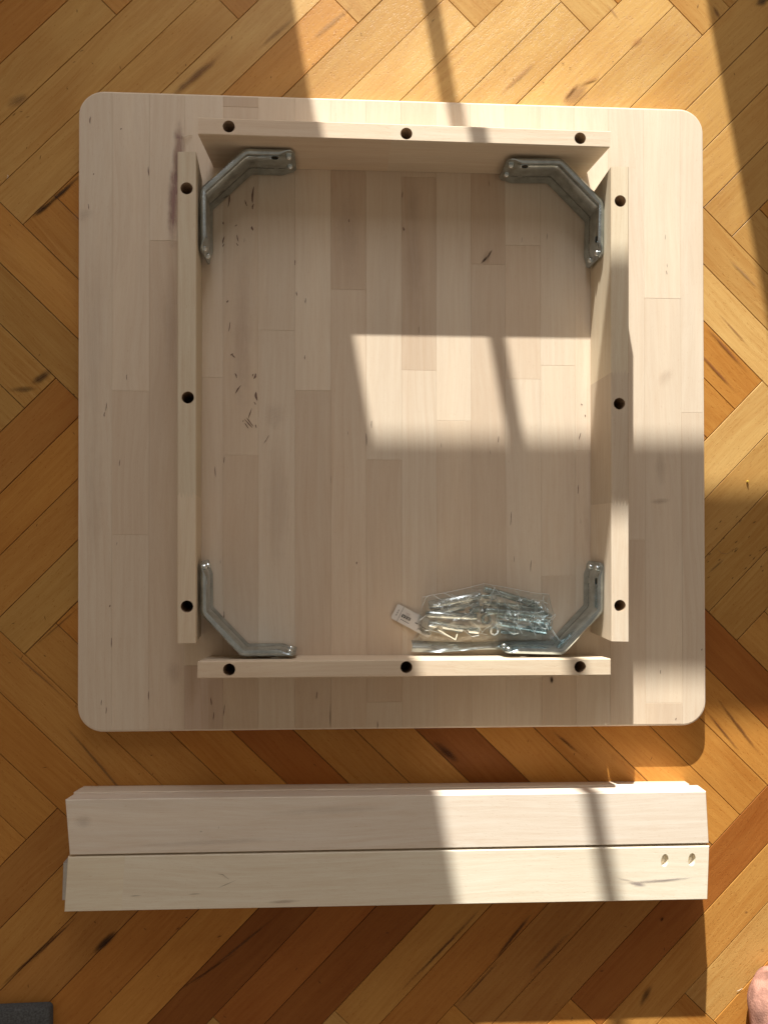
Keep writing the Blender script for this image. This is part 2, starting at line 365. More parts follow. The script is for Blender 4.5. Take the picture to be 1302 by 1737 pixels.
def tone(k): return [b * (1 + (t - 1) * .5) for b, t in zip(BI, k)]
TB = {'n': (1, 1, 1), 'l': (1.10, 1.12, 1.14), 'd': (.85, .78, .73), 'p': (.66, .54, .53), 'r': (.92, .87, .83), 'g': (.93, .94, .95), 'k': (.74, .64, .57)}
COLS = [(133, [(0, 'g')]), (190, [(0, 'n'), (663, 'r'), (907, 'n')]), (253, [(0, 'n'), (408, 'd')]), (313, [(0, 'l'), (640, 'n'), (1129, 'p')]),
        (335, None), (378, [(0, 'k'), (181, 'r'), (772, 'd')]), (438, [(0, 'n'), (560, 'n')]), (500, [(0, 'l'), (662, 'd')]), (561, [(0, 'n'), (288, 'k'), (491, 'r'), (1235, 'n')]),
        (621, [(0, 'n'), (780, 'd'), (1191, 'n')]), (681, [(0, 'r'), (300, 'k'), (628, 'n')]), (740, [(0, 'n'), (714, 'r')]), (799, [(0, 'l'), (270, 'k'), (448, 'd'), (1000, 'n')]),
        (857, [(0, 'n'), (416, 'r'), (643, 'l'), (1152, 'n')]), (917, [(0, 'l'), (620, 'n'), (977, 'd')]), (975, [(0, 'l'), (765, 'n')]), (1033, [(0, 'l'), (916, 'r')]),
        (1093, [(0, 'l'), (506, 'n'), (1193, 'd')]), (1155, [(0, 'l'), (700, 'n')])]
COLS = [c for c in COLS if c[1]]
INS = rounded(.0022); nI = len(INS)
staves = []
for i, (x0, segs) in enumerate(COLS):
    x1 = COLS[i + 1][0] if i + 1 < len(COLS) else 1205
    if x0 == 313: x1 = 378
    u0 = tuv(x0, 700)[0] if i else -.01; u1 = tuv(x1, 700)[0] if i + 1 < len(COLS) else 1.01
    for j, (y0, tn) in enumerate(segs):
        xm = (x0 + x1) / 2
        v0 = tuv(xm, y0)[1] if j else -.01; v1 = tuv(xm, segs[j + 1][0])[1] if j + 1 < len(segs) else 1.01
        poly = [tq(u0, v1), tq(u1, v1), tq(u1, v0), tq(u0, v0)]
        for k in range(nI): poly = clip(poly, INS[k], INS[(k + 1) % nI])
        if len(poly) < 3: continue
        poly = [p for k, p in enumerate(poly) if (p - poly[k - 1]).length > 1e-5]
        poly = inset(poly, .00007)
        dz = random.uniform(-.00006, .00006); kk = random.uniform(.965, 1.035)
        v, f = prism(poly, ZT - .004, ZT + dz, .00022)
        o = mk('stave', v, f, M_BIRCH, table, math.pi / 2 + random.choice((0, math.pi)), [c * kk for c in tone(TB[tn])])
        staves.append((o, x0, x1, y0 if j else 0, segs[j + 1][0] if j + 1 < len(segs) else 2000))
def stave_at(x, y):
    for o, a, b, c, d in staves:
        if a <= x <= b and c <= y <= d: return o
    return staves[0][0]
ZS = ZT + .0003
PU = (.33, .20, .18)
for x, y, ln, wd, ang, col, a in (
    (303, 260, 150, 30, 90, PU, .95), (296, 340, 210, 34, 88, PU, .85), (305, 390, 120, 20, 88, PU, .5), (295, 1140, 60, 40, 90, PU, .35),
    (700, 440, 320, 56, 90, (.38, .26, .2), .35), (590, 400, 230, 60, 90, (.36, .24, .2), .28), (410, 560, 420, 50, 90, (.38, .25, .21), .38), (465, 705, 70, 60, 90, (.34, .24, .2), .3),
    (825, 437, 40, 24, 65, (.24, .13, .08), .6), (830, 431, 26, 6, 60, (.09, .045, .03), .85), (822, 440, 26, 7, 45, (.05, .025, .02), .9), (1127, 640, 60, 36, 60, (.5, .36, .28), .45), (1118, 850, 56, 16, 4, (.3, .19, .14), .6), (1120, 795, 90, 30, 90, (.42, .3, .23), .4),
    (470, 850, 330, 60, 90, (.4, .28, .22), .28), (290, 560, 300, 40, 90, (.42, .3, .25), .3), (160, 580, 500, 50, 90, (.45, .36, .31), .22), (1000, 900, 200, 40, 90, (.42, .3, .22), .3),
    (935, 1153, 22, 10, 90, (.05, .02, .015), .95), (560, 1215, 60, 2.5, 90, (.1, .06, .04), .9), (160, 830, 400, 50, 90, (.46, .37, .31), .25), (700, 345, 110, 50, 90, (.34, .22, .17), .3), (140, 365, 60, 30, 20, (.4, .3, .25), .3)):
    stain(stave_at(x, y), x, y, ZS, ln, wd, ang, col, a * (.42 if a < .7 else 1))
# dark bark flecks lying in the wood of single staves, joined per stave
FL = [(429, 330, 3.5, 30, 4), (429, 350, 3, 10, 10), (388, 340, 3, 24, 6), (417, 344, 2, 12, -25), (428, 387, 4, 8, 0), (379, 378, 3, 5, -20), (400, 382, 2, 5, 40), (379, 407, 2.5, 14, 10), (403, 404, 2, 14, -8), (402, 414, 2, 6, -15), (379, 416, 2, 6, 20),
      (386, 511, 3, 5, 10), (389, 554, 2, 18, 12), (393, 601, 3, 5, 30), (396, 604, 2.5, 7, -30), (400, 637, 2.5, 9, -25), (404, 660, 2.5, 18, 32), (432, 638, 3.5, 11, 18), (429, 636, 2, 5, 20), (435, 672, 4.5, 16, -8), (432, 684, 2, 6, -30),
      (424, 701, 1.8, 20, 15), (421, 718, 2, 22, -38), (424, 716, 2, 20, -42), (418, 722, 2, 12, -40), (434, 723, 2.5, 6, 0), (412, 714, 2, 4, 0), (452, 745, 1.5, 18, 35), (503, 498, 2, 8, 0), (518, 510, 1.5, 10, 0), (517, 606, 1.5, 8, 0),
      (684, 388, 3.5, 7, 0), (682, 330, 2, 10, 0), (592, 374, 2, 6, 0), (621, 745, 1.5, 22, 0), (630, 720, 1.5, 14, 0), (605, 955, 2, 5, 0), (1128, 402, 1, 10, 0), (1130, 462, 1.2, 8, -10), (1131, 450, .8, 8, 0), (986, 686, 2.5, 3, 0), (992, 705, 2, 4, 0), (845, 745, 1.5, 12, 0),
      (983, 740, 1.5, 14, 10), (215, 640, 1.8, 10, 0), (177, 703, 2, 8, 10), (180, 690, 1.5, 16, 5), (203, 785, 1.5, 12, 4), (186, 1028, 2.5, 4, 0), (189, 1090, 1.5, 18, 5), (153, 203, 2, 14, 0), (252, 290, 2, 18, 0), (159, 295, 2, 3, 0), (205, 218, 2.5, 3, 0), (150, 350, 1.5, 10, 0),
      (172, 1192, 1.5, 10, 0), (180, 1205, 1.5, 12, 0), (358, 1190, 2, 14, 0), (252, 1180, 1.5, 16, 5), (362, 1215, 1.5, 14, 3), (380, 780, 1.5, 12, 0), (365, 800, 1.5, 20, 0), (380, 1045, 1.8, 18, -4), (1146, 1220, 2, 5, 0), (1190, 1102, 2, 4, 0), (1120, 1140, 1.5, 8, 0), (980, 830, 1.5, 18, 6), (1000, 980, 1.5, 20, 5),
      (866, 880, 1.4, 26, 5), (900, 960, 1.4, 22, 4), (820, 1000, 1.4, 14, 3), (915, 1040, 1.6, 10, 2), (537, 1180, 1.5, 14, 2), (640, 1230, 1.5, 14, 3), (500, 445, 1.5, 10, 0), (380, 1205, 1.5, 20, 3), (710, 560, 1.3, 14, 3)]
for i in range(16):
    FL.append((random.uniform(140, 1190), random.uniform(165, 1230), random.uniform(.5, .8), random.uniform(6, 16), random.gauss(0, 4)))
by = {}
for x, y, wd, ln, ang in FL:
    o = stave_at(x, y); c = at(x, y, ZS); s = (CAM_H - ZS) / FPX; A = math.radians(90 - ang)
    u = Vector((math.cos(A), math.sin(A), 0)); w_ = Vector((-u.y, u.x, 0)); V, F = by.setdefault(o.name, (o, [], []))[1:]
    k = len(V); n = 7
    for q in range(n):
        t = q / (n - 1) * 2 - 1; hw = wd * s / 2 * .8 * (1 - t * t) ** .7 * random.uniform(.7, 1.2); cc = c + u * (t * ln * s / 2) + w_ * math.sin(t * 2 + x) * wd * s * .25
        V += [cc - w_ * hw, cc + w_ * hw]
    F += [(k + 2 * q, k + 2 * q + 1, k + 2 * q + 3, k + 2 * q + 2) for q in range(n - 1)]
M_FLECK = plain('bark_fleck', (.17, .10, .075), .7)
for o, V, F in by.values():
    tag(mk('bark_fleck', V, F, M_FLECK, o, 0), kind='stuff')

# ------------------------------------------------------------------ frame of four rails and four corner brackets
ZR = ZT + .0768; ZB = ZT + .0004
frame = thing('rail_frame', tq(.5, .5, ZT), 'frame of four drilled birch rails with steel corner brackets on the upturned tabletop', 'table frame')
def quad(c, z): return [at(x, y, z) for x, y in c]
def bil(q, s, t): return q[0] * (1 - s) * (1 - t) + q[1] * s * (1 - t) + q[2] * s * t + q[3] * (1 - s) * t
def rail(name, top, foot_in, inner, holes, joints, tones, label, holed=.060):
    """top: 4 photo corners (start outer, end outer, end inner, start inner); foot_in: photo points of the inner foot edge (start, end)"""
    T = quad(top, ZR); F = [at(*foot_in[0], ZB), at(*foot_in[1], ZB)]
    B = [Vector((F[0].x, F[0].y, ZB)) + (T[0] - T[3]), Vector((F[1].x, F[1].y, ZB)) + (T[1] - T[2]), F[1], F[0]]
    for p in B: p.z = ZB
    root = bpy.data.objects.new('rail', None); link(root, frame, Matrix.Translation(sum(B, Vector()) / 4)); root['label'] = label
    d = T[1] - T[0]; ang = math.atan2(d.y, d.x); ln = d.length
    js = [0.] + joints + [1.]
    lean = ((B[0] + B[1] + B[2] + B[3]) - (T[0] + T[1] + T[2] + T[3])) / 4; lean = Vector((lean.x, lean.y, 0)) / (ZR - ZB)
    if abs(d.x) > abs(d.y): lean.x = 0
    else: lean.y = 0
    cutters = []
    for hx, hy in holes:
        cv, cf = cyl(at(hx, hy, ZR), .0064, ZR - holed, ZR + .004)
        cutters.append(([p + lean * (ZR - p.z) for p in cv], cf))
    for i in range(len(js) - 1):
        def edge(s, ph):           # points from outer (t=0) to inner (t=1) along the end at s
            if s in (0., 1.): return [(s, 0.), (s, 1.)]
            out = [(s, 0.)]
            for k in range(1, 10): out.append((s + (.0035 / ln if k % 2 else -.0035 / ln), k / 10))
            return out + [(s, 1.)]
        e0, e1 = edge(js[i], 0), edge(js[i + 1], 0)
        st = e0 + e1[::-1]
        g = .00006 / ln
        R = lambda Q, dd, z: [bil(Q, s, dd + t * (1 - 2 * dd)) for s, t in st]
        rb = R(B, 0, 0); rt = R(T, 0, 0)
        ch = .0008
        mid = [a + (b - a) * (1 - ch / .075) for a, b in zip(rb, rt)]
        # bevel only the long edges
        topr = [bil(T, s, .001 / .018 * .8 + t * (1 - 2 * .001 / .018 * .8)) for s, t in st]
        if js[i] == 0.: mid2 = topr
        v, f = loft([rb, mid, topr])
        o = mk('rail_board', v, f, M_RAIL, root, ang, [c * random.uniform(.98, 1.02) for c in tones[i]])
        cc = [c for c, h in zip(cutters, holes) if True]
        cut(o, cc)
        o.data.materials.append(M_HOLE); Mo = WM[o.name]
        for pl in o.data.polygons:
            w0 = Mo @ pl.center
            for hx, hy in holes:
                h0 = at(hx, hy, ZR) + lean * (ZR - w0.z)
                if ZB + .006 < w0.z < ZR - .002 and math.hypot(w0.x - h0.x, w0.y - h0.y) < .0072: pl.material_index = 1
    return root
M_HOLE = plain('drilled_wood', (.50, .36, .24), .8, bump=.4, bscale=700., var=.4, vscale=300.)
RC = (.72, .615, .475); RC2 = (.66, .575, .45)
rail('rail', [(336, 198.5), (1035.7, 222), (1033.7, 249.5), (335.6, 227)], [(362, 283), (990, 298)], 1, [(388, 214), (689, 226), (983.5, 234)], [.46], [RC, (.73, .62, .49)], 'rail at the top edge with its inside face showing')
rail('rail', [(300.5, 1091.5), (301, 257), (332.5, 257), (332, 1091)], [(341, 1078), (343, 306)], 1, [(316.5, 319), (318.5, 674), (317, 1029)], [.30], [(.70, .60, .46), (.67, .59, .45)], 'left rail with one finger joint')
rail('rail', [(1066, 282.5), (1066.4, 1088.5), (1037, 1088), (1036, 282)], [(1001, 333), (1001, 1072)], 1, [(1051.5, 340.5), (1050, 684.5), (1051, 1027.5)], [.435, .71], [RC, (.63, .52, .42), (.74, .64, .51)], 'right rail with two finger joints')
rail('rail', [(334.4, 1151), (1035, 1145.5), (1035, 1117.4), (335.6, 1122.4)], [(357, 1112), (1010, 1111)], 1, [(388.5, 1136), (689, 1132), (983.5, 1131.5)], [.62], [RC, (.72, .61, .47)], 'bottom rail beside the bag')

def bracket(pts, label, inner_hint, h0=.0015, h1=.0545):
    """pts: photo points of the upper back edge; the sheet runs along them, standing upright"""
    P = [at(x, y, ZT + h1) for x, y in pts]
    P = [Vector((p.x, p.y, 0)) for p in P]
    c = Vector((*at(*inner_hint, ZT).xy, 0))
    root = bpy.data.objects.new('corner_bracket', None); link(root, frame, Matrix.Translation(Vector((P[1].x, P[1].y, ZT)))); root['label'] = label
    # finely resample with softened bends
    seg = [(P[1] - P[0]).length, (P[2] - P[1]).length, (P[3] - P[2]).length]; tot = sum(seg)
    def pos(s):
        for i, l in enumerate(seg):
            if s <= l or i == 2: return P[i] + (P[i + 1] - P[i]) * (s / l)
            s -= l
    n = 110; C = []
    for i in range(n + 1):
        s = tot * i / n; r = .004
        acc = Vector(); 
        for k in range(-3, 4): acc += pos(min(max(s + k * r / 3, 0), tot))
        C.append(acc / 7)
    C[0] = P[0]; C[-1] = P[3]
    hh = h1 - h0
    # profile: (offset towards the inside, height) of the sheet
    def prof(a, e):            # a ridge strength 0..1, e end rounding 0..1
        fl = .0003 + .0027 * a
        q = [(.0006, hh), (.0028 * a, hh + .0003), (fl + .0022 * a, hh - .0006), (fl + .0026 * a, hh - .0022), (fl + .0004 * a, hh - .0065), (fl - .0010 * a, hh - .0105), (fl - .0010 * a, hh - .0125), (fl + .0006 * a, hh - .015),
             (fl + .0011 * a, hh * .60), (fl + .0016 * a, hh * .5), (fl + .0011 * a, hh * .40), (fl + .0006 * a, .015), (fl - .0010 * a, .0125), (fl - .0010 * a, .0105), (fl + .0004 * a, .0065), (fl + .0014 * a, .0022), (fl + .0012 * a, .0006), (.0018 * a, -.0001), (.0006, 0)]
        mid = hh / 2
        return [(o, mid + (z - mid) * (1 - .30 * e)) for o, z in q]
    rings = []
    for i in range(n + 1):
        s = tot * i / n; d = min(s, tot - s)
        a = min(max((d - .006) / .012, 0), 1); a = a * a * (3 - 2 * a); a = .20 + .80 * a
        e = max(0, 1 - d / .006) ** 2
        tdir = (C[min(i + 1, n)] - C[max(i - 1, 0)]).normalized(); nn = Vector((-tdir.y, tdir.x, 0))
        if nn.dot(c - C[i]) < 0: nn = -nn
        q = prof(a, e)
        outer = [C[i] + nn * (o + .0016) + Vector((0, 0, ZT + h0 + z)) for o, z in q]
        inn = [C[i] + nn * o * .98 + Vector((0, 0, ZT + h0 + min(max(z, .0014), hh - .0014))) for o, z in q]
        rings.append(outer + inn[::-1])
    v, f = loft(rings)
    o = mk('bracket_plate', v, f, M_ZINC, root, 0, smooth=32)
    cutters = []
    for end, i0 in ((0, 0), (1, n)):
        for zf in (.26, .74):
            i = round(n * .022 / tot * 1.0) if end == 0 else n - round(n * .022 / tot)
            ii = round(n * .0065 / tot) if end == 0 else n - round(n * .0065 / tot)
            t_ = (C[min(i + 1, n)] - C[max(i - 1, 0)]).normalized(); nn = Vector((-t_.y, t_.x, 0))
            if nn.dot(c - C[i]) < 0: nn = -nn
            zz = ZT + h0 + hh * zf
            a, b = C[i] + nn * -.0002 + Vector((0, 0, zz)), C[i] + nn * .016 + Vector((0, 0, zz))
            cv_, cf_ = lathe([(0, .0021), (.016, .0021)], a, b, 14); cm = (a + b) / 2; cutters.append(([cm + (q_ - cm) + t_ * ((q_ - cm).dot(t_)) * .9 for q_ in cv_], cf_))
            p = C[ii] + nn * .0020; p.z = zz + (.5 - zf) * hh * .12
            vv, ff = lathe([(0, .0034), (.0024, .0034), (.0036, .0028), (.0044, .0016), (.0046, .0002)], p - nn * .0006, p + nn, 16)
            mk('rivet', vv, ff, M_SCREW, root, 0, smooth=40)
    cut(o, cutters)
    for p in o.data.polygons: p.use_smooth = True
    o.data.set_sharp_from_angle(angle=math.radians(32))
    return root
bracket([(499, 251), (414, 249), (338, 318), (338.5, 424)], 'upper left corner bracket in dull shade', (600, 600))
bracket([(861, 265.5), (953, 266), (1026, 341), (1024, 432)], 'upper right corner bracket catching sun on its upright edge', (700, 600))
bracket([(338, 953), (338.5, 1042), (408, 1114.5), (500, 1114)], 'lower left corner bracket', (600, 800))
bracket([(1024.8, 955), (1024, 1038.5), (956, 1112), (857, 1109.5)], 'lower right corner bracket beside the bag', (700, 800))

# ------------------------------------------------------------------ legs
LEGC = (.83, .775, .65)
def leg(topq, botq, zt, zb, label, segs, tones, holes=()):
    T = quad(topq, zt); B = [Vector((p.x, p.y, zb)) for p in botq]
    root = thing('wooden_table_leg', sum(B, Vector()) / 4, label, 'table leg', 'unattached table legs stacked below the tabletop')
    d = T[1] - T[0]; ang = math.atan2(d.y, d.x)
    js = [0.] + segs + [1.]
    for i in range(len(js) - 1):
        st = [(js[i], 0.), (js[i + 1], 0.), (js[i + 1], 1.), (js[i], 1.)]
        rt = [bil(T, *q) for q in st]; rb = [bil(B, *q) for q in st]; ch = .0009 / (zt - zb)
        wv = (T[3] - T[0]).normalized() * .0009; wt = [wv, wv, -wv, -wv]
        lv = (T[1] - T[0]).normalized() * .0007; 
        lo_ = [lv if js[i] == 0 else Vector(), -lv if js[i + 1] == 1 else Vector(), -lv if js[i + 1] == 1 else Vector(), lv if js[i] == 0 else Vector()]
        m1 = [a + (b - a) * ch for a, b in zip(rb, rt)]; m2 = [a + (b - a) * (1 - ch) for a, b in zip(rb, rt)]
        v, f = loft([[p + w_ + l_ for p, w_, l_ in zip(rb, wt, lo_)], m1, m2, [p + w_ + l_ for p, w_, l_ in zip(rt, wt, lo_)]])
        o = mk('leg_block', v, f, M_RAIL, root, ang, tones[i])
        if holes: cut(o, [cyl(at(x, y, zt), .0043, zt - .0065, zt + .003, 24, 1, 1.7, a_) for x, y, a_ in holes])
    return root
ZL = .0712; ZM = .0358
A_ = lambda x, y, z: at(x, y, z)
# corner order: rear-left, rear-right, front-right, front-left
rear_top = [(110.5, 1357), (1197, 1342.8), (1202, 1431), (118, 1451)]
front_top = [(114.7, 1454.5), (1203, 1435.5), (1199.6, 1526.5), (108.7, 1547.5)]
RT = quad(rear_top, ZL); FT = quad(front_top, ZL)
rearU_b = [A_(127, 1346.5, ZM), A_(1182, 1331.8, ZM), Vector((RT[2].x, RT[2].y, 0)), Vector((RT[3].x, RT[3].y, 0))]
leg(rear_top, rearU_b, ZL, ZM + .0002, 'upper table leg of the rear stack, its long edge turned to the tabletop', [], [(.80, .73, .64)])
rearL_t = [(124.5, 1344.5), (1168.5, 1330.5)]
rl = [A_(*rearL_t[0], ZM), A_(*rearL_t[1], ZM)]
dn = Vector((0, -.058, 0))
lowT = [rl[0], rl[1], rl[1] + dn, rl[0] + dn]
def leg2(T, B, zt, zb, label, col):
    root = thing('wooden_table_leg', sum((Vector((p.x, p.y, zb)) for p in B), Vector()) / 4, label, 'table leg', 'unattached table legs stacked below the tabletop')
    d = T[1] - T[0]; t = [Vector((p.x, p.y, zt)) for p in T]; b = [Vector((p.x, p.y, zb)) for p in B]
    m2 = [x + (y - x) * .975 for x, y in zip(b, t)]; ins = inset(t, .0009)
    v, f = loft([b, m2, ins]); mk('leg_block', v, f, M_RAIL, root, math.atan2(d.y, d.x), col); return root
leg2(lowT, [A_(142.7, 1333.6, 0), A_(1160.5, 1325.2, 0), rl[1] + dn, rl[0] + dn], ZM, .0003, 'lower table leg of the rear stack, a narrow step showing beneath the one above', (.77, .69, .58))
fb = [Vector((p.x, p.y, 0)) for p in FT]
leg(front_top, [fb[0] + Vector((0, 0, 0)), fb[1] + Vector((-.001, 0, 0)), fb[2] + Vector((-.001, .001, 0)), fb[3] + Vector((0, .001, 0))], ZL, ZM + .0002, 'upper table leg of the front stack with two oblong holes at its right end', [.085], [(.83, .77, .63), LEGC], [(1127, 1460, -.12), (1173, 1458.5, -.12)])
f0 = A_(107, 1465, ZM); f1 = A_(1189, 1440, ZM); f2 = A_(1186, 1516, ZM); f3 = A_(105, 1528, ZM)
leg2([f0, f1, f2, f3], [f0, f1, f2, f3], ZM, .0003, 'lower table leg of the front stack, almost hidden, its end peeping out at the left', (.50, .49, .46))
legs = [o for o in COL.objects if o.name.startswith('wooden_table_leg')]
lf, lr = [o for o in COL.objects if o.name.startswith('leg_block')][2], [o for o in COL.objects if o.name.startswith('leg_block')][0]
for x, y, ln, wd, ang, col, a in ((1110, 1495, 170, 9, 2, (.42, .36, .36), .75), (1082, 1500, 44, 12, -12, (.30, .25, .26), .8), (1140, 1492, 130, 5, 4, (.46, .4, .39), .7), (1062, 1493, 50, 6, -12, (.45, .38, .36), .5), (230, 1520, 30, 2, 1, (.1, .07, .05), .8), (330, 1517, 30, 2, 2, (.1, .07, .05), .8), (385, 1500, 50, 1.6, 22, (.1, .07, .05), .8), (480, 1530, 80, 10, 1, (.42, .33, .28), .5)):
    stain(lf, x, y, ZL + .0003, ln, wd, ang, col, a * .8)
for x, y, ln, wd, ang, col, a in ((140, 1395, 50, 36, 0, (.42, .36, .33), .4), (341, 1411, 6, 5, 0, (.1, .06, .05), .8), (371, 1404, 8, 2, 80, (.1, .06, .05), .8), (170, 1356, 60, 1.6, 0, (.15, .1, .08), .8), (560, 1375, 300, 22, 1, (.5, .4, .33), .35), (350, 1430, 380, 16, 1, (.5, .4, .34), .35)):
    stain(lr, x, y, ZL + .0003, ln, wd, ang, col, a * .45)

# ------------------------------------------------------------------ hardware in a clear bag
def seg3(a, b, za, zb=None): return at(*a, ZT + za), at(*b, ZT + (za if zb is None else zb))
def bolt(a, b, za, zb, r, label, head=None):
    p, q = seg3(a, b, za, zb); Lg = (q - p).length; pr = [(0, r * .8), (.0006, r)]
    t = .0012; pitch = .0011
    while t < Lg - .001:
        pr += [(t, r), (t + pitch * .5, r * .84)]; t += pitch
    pr += [(Lg - .0005, r), (Lg, r * .8)]
    root = thing('threaded_bolt', p, label, 'bolt', 'zinc bolts in the bag')
    mk('threaded_shank', *lathe(pr, p, q, 16), M_BOLT, root, 0, smooth=50)
    if head:
        ax = (p - q).normalized(); mk('bolt_head', *lathe([(0, head * .9), (.0006, head), (.0052, head), (.006, head * .85)], p, p + ax, 6), M_SCREW, root, 0, smooth=20)
    return root
def sleeve(a, b, za, zb, r, label, side=()):
    p, q = seg3(a, b, za, zb); Lg = (q - p).length; ri = r * .62
    root = thing('metal_sleeve', p, label, 'metal sleeve', 'smooth steel sleeves in the bag')
    o = mk('tube', *lathe([(.004, ri), (0, ri), (0, r * .94), (.0005, r), (Lg - .0005, r), (Lg, r * .94), (Lg, ri), (Lg - .004, ri)], p, q, 28), M_SCREW, root, 0, smooth=35)
    if side:
        ax = (q - p).normalized(); cs = []
        for t, dy in side:
            c = p + ax * (Lg * t) + Vector((0, dy, 0)); cs.append(cyl(c, .0042, c.z - r * 2, c.z + r * 2, 18))
        cut(o, cs)
        for pp in o.data.polygons: pp.use_smooth = True
        o.data.set_sharp_from_angle(angle=math.radians(35))
    return root
sleeve((727, 1027), (815, 1010), .013, .017, .0052, 'topmost smooth steel sleeve in the bag, slanting up to the right')
sleeve((735, 1040), (812, 1024), .009, .010, .0050, 'steel sleeve half hidden under the topmost one in the bag', [(.75, -.004)])
sleeve((722, 1041.5), (808, 1047), .017, .017, .0042, 'slim bright steel sleeve lying level in the middle of the bag')
sleeve((727, 1058), (811, 1071), .011, .011, .0050, 'steel sleeve with round side holes nearest the rail', [(.2, -.004), (.72, -.004)])
bolt((820, 999), (912, 1026), .014, .014, .0042, 'uppermost threaded bolt in the bag, sloping down to the right')
bolt((820, 1024), (918, 1033), .012, .010, .0040, 'threaded bolt just below the sloping one')
bolt((822, 1036), (925, 1043), .020, .016, .0040, 'bright threaded bolt lying across the middle of the bag')
bolt((840, 1043), (932, 1056), .010, .009, .0040, 'dark threaded bolt under the middle one')
bolt((840, 1056), (926, 1072), .014, .012, .0040, 'lowest threaded bolt in the bag, nearest the nuts')
bolt((832, 1012), (812, 1012), .016, .016, .0030, 'short hex tipped screw at the mouth of the top sleeve', .0042)
bolt((812, 1035), (796, 1037), .018, .014, .0030, 'short screw with bluish hex head between the sleeves', .0045)
def ring(x, y, z, ro, ri, h, tilt, label, name, mat=M_SCREW):
    p = at(x, y, ZT + z); ax = Vector((tilt[0], tilt[1], 1)).normalized()
    root = thing(name, p, label, 'nut', 'small nuts in the bag')
    pr = [(0, ri), (0, ro), (h * .8, ro), (h, ro * .9), (h, ri)]
    n = 24; up = Vector((1, 0, 0)); u = ax.cross(up).normalized(); v_ = ax.cross(u)
    rings = [[p + ax * t + (u * math.cos(2 * math.pi * j / n) + v_ * math.sin(2 * math.pi * j / n)) * (r if r != ri else ri * (1 + .14 * math.cos(6 * 2 * math.pi * j / n))) for j in range(n)] for t, r in pr]
    vv, ff = loft(rings + [rings[0]], cap=False)
    mk('nut_body', vv, ff, mat, root, 0, smooth=35)
ring(836, 1069, .016, .0057, .0032, .005, (.1, -.1), 'bright round nut with a star shaped socket at the bottom of the bag', 'round_nut')
ring(822, 1050, .014, .0060, .0038, .005, (.35, .1), 'dull round nut tilted above the bright one', 'round_nut', M_BOLT)
for i, (a, b, r, lab) in enumerate((((848, 1071), (875, 1075), .0028, 'small dark bolt end lying right of the bright nut'), ((900, 1060), (934, 1066), .003, 'bolt end in the crumpled right corner of the bag'), ((905, 1030), (934, 1046), .003, 'bolt end leaning in the right side of the bag'))):
    bolt(a, b, .008, .009, r, lab)
# hex key lying at the lower left
kp, kq = seg3((738, 1066), (772, 1085), .019, .009); kz = kq + (kq - kp).normalized() * 0
hk = thing('hex_key', kp, 'thin bright hex key poking down to the left of the bag', 'hex key')
mk('key_shaft', *lathe([(0, .0013), ((kq - kp).length, .0013)], kp, kq, 6), M_SCREW, hk, 0)
mk('key_bend', *lathe([(0, .0013), (.008, .0013)], kq, kq + Vector((.002, .009, .003)), 6), M_SCREW, hk, 0)

bag = thing('hardware_bag', at(830, 1060, ZT), 'crumpled clear plastic bag of bolts and sleeves lying against the bottom rail', 'plastic bag')
def pip(x, y, poly):
    c = False; j = len(poly) - 1
    for i in range(len(poly)):
        if (poly[i][1] > y) != (poly[j][1] > y) and x < (poly[j][0] - poly[i][0]) * (y - poly[i][1]) / (poly[j][1] - poly[i][1]) + poly[i][0]: c = not c
        j = i
    return c
def edist(x, y, poly):
    m = 1e9
    for i in range(len(poly)):
        ax, ay = poly[i - 1]; bx, by_ = poly[i]; dx, dy = bx - ax, by_ - ay
        t = max(0, min(1, ((x - ax) * dx + (y - ay) * dy) / (dx * dx + dy * dy))); m = min(m, math.hypot(x - ax - t * dx, y - ay - t * dy))
    return m
OUT = [(716, 1013), (735, 1009), (752, 1006), (790, 998), (820, 990), (832, 992), (870, 999), (905, 1006), (930, 1008), (933, 1024), (938, 1040), (942, 1044), (936, 1052), (936, 1068), (941, 1080), (947, 1092), (820, 1094), (699, 1092), (703, 1082), (712, 1068), (706, 1056), (712, 1040), (716, 1028)]
rnd = random.Random(3)
V = []; F = []; idx = {}; bot = {}; step = 3
def crump(x, y):
    q = Vector((x * .045, y * .045, 1.7)); r = 0; amp = 1
    for o in range(4):
        r += amp * (1 - abs(noise.noise(q)) * 2.6); q = q * 2.1; amp *= .5
    return r
for iy in range(984, 1098, step):
    for ix in range(694, 950, step):
        if pip(ix, iy, OUT):
            d = edist(ix, iy, OUT); b = min(1, d / 16) ** .6
            low = max(0, min(1, (1078 - iy) / 14))          # the flat lower hem
            z = .0015 + b * (.0035 + .0205 * low) + .0028 * crump(ix, iy) * (b * .7 + .2) * (.35 + .65 * low)
            z = max(z, .0012)
            p = at(ix + rnd.uniform(-.6, .6), iy + rnd.uniform(-.6, .6), ZT + z)
            idx[(ix, iy)] = len(V); V.append(p)
for (ix, iy), k in list(idx.items()):
    a, b, c = idx.get((ix + step, iy)), idx.get((ix + step, iy + step)), idx.get((ix, iy + step))
    if None not in (a, b, c): F.append((k, a, b, c))
mk('bag_film', V, F, M_BAG, bag, 0, smooth=60)
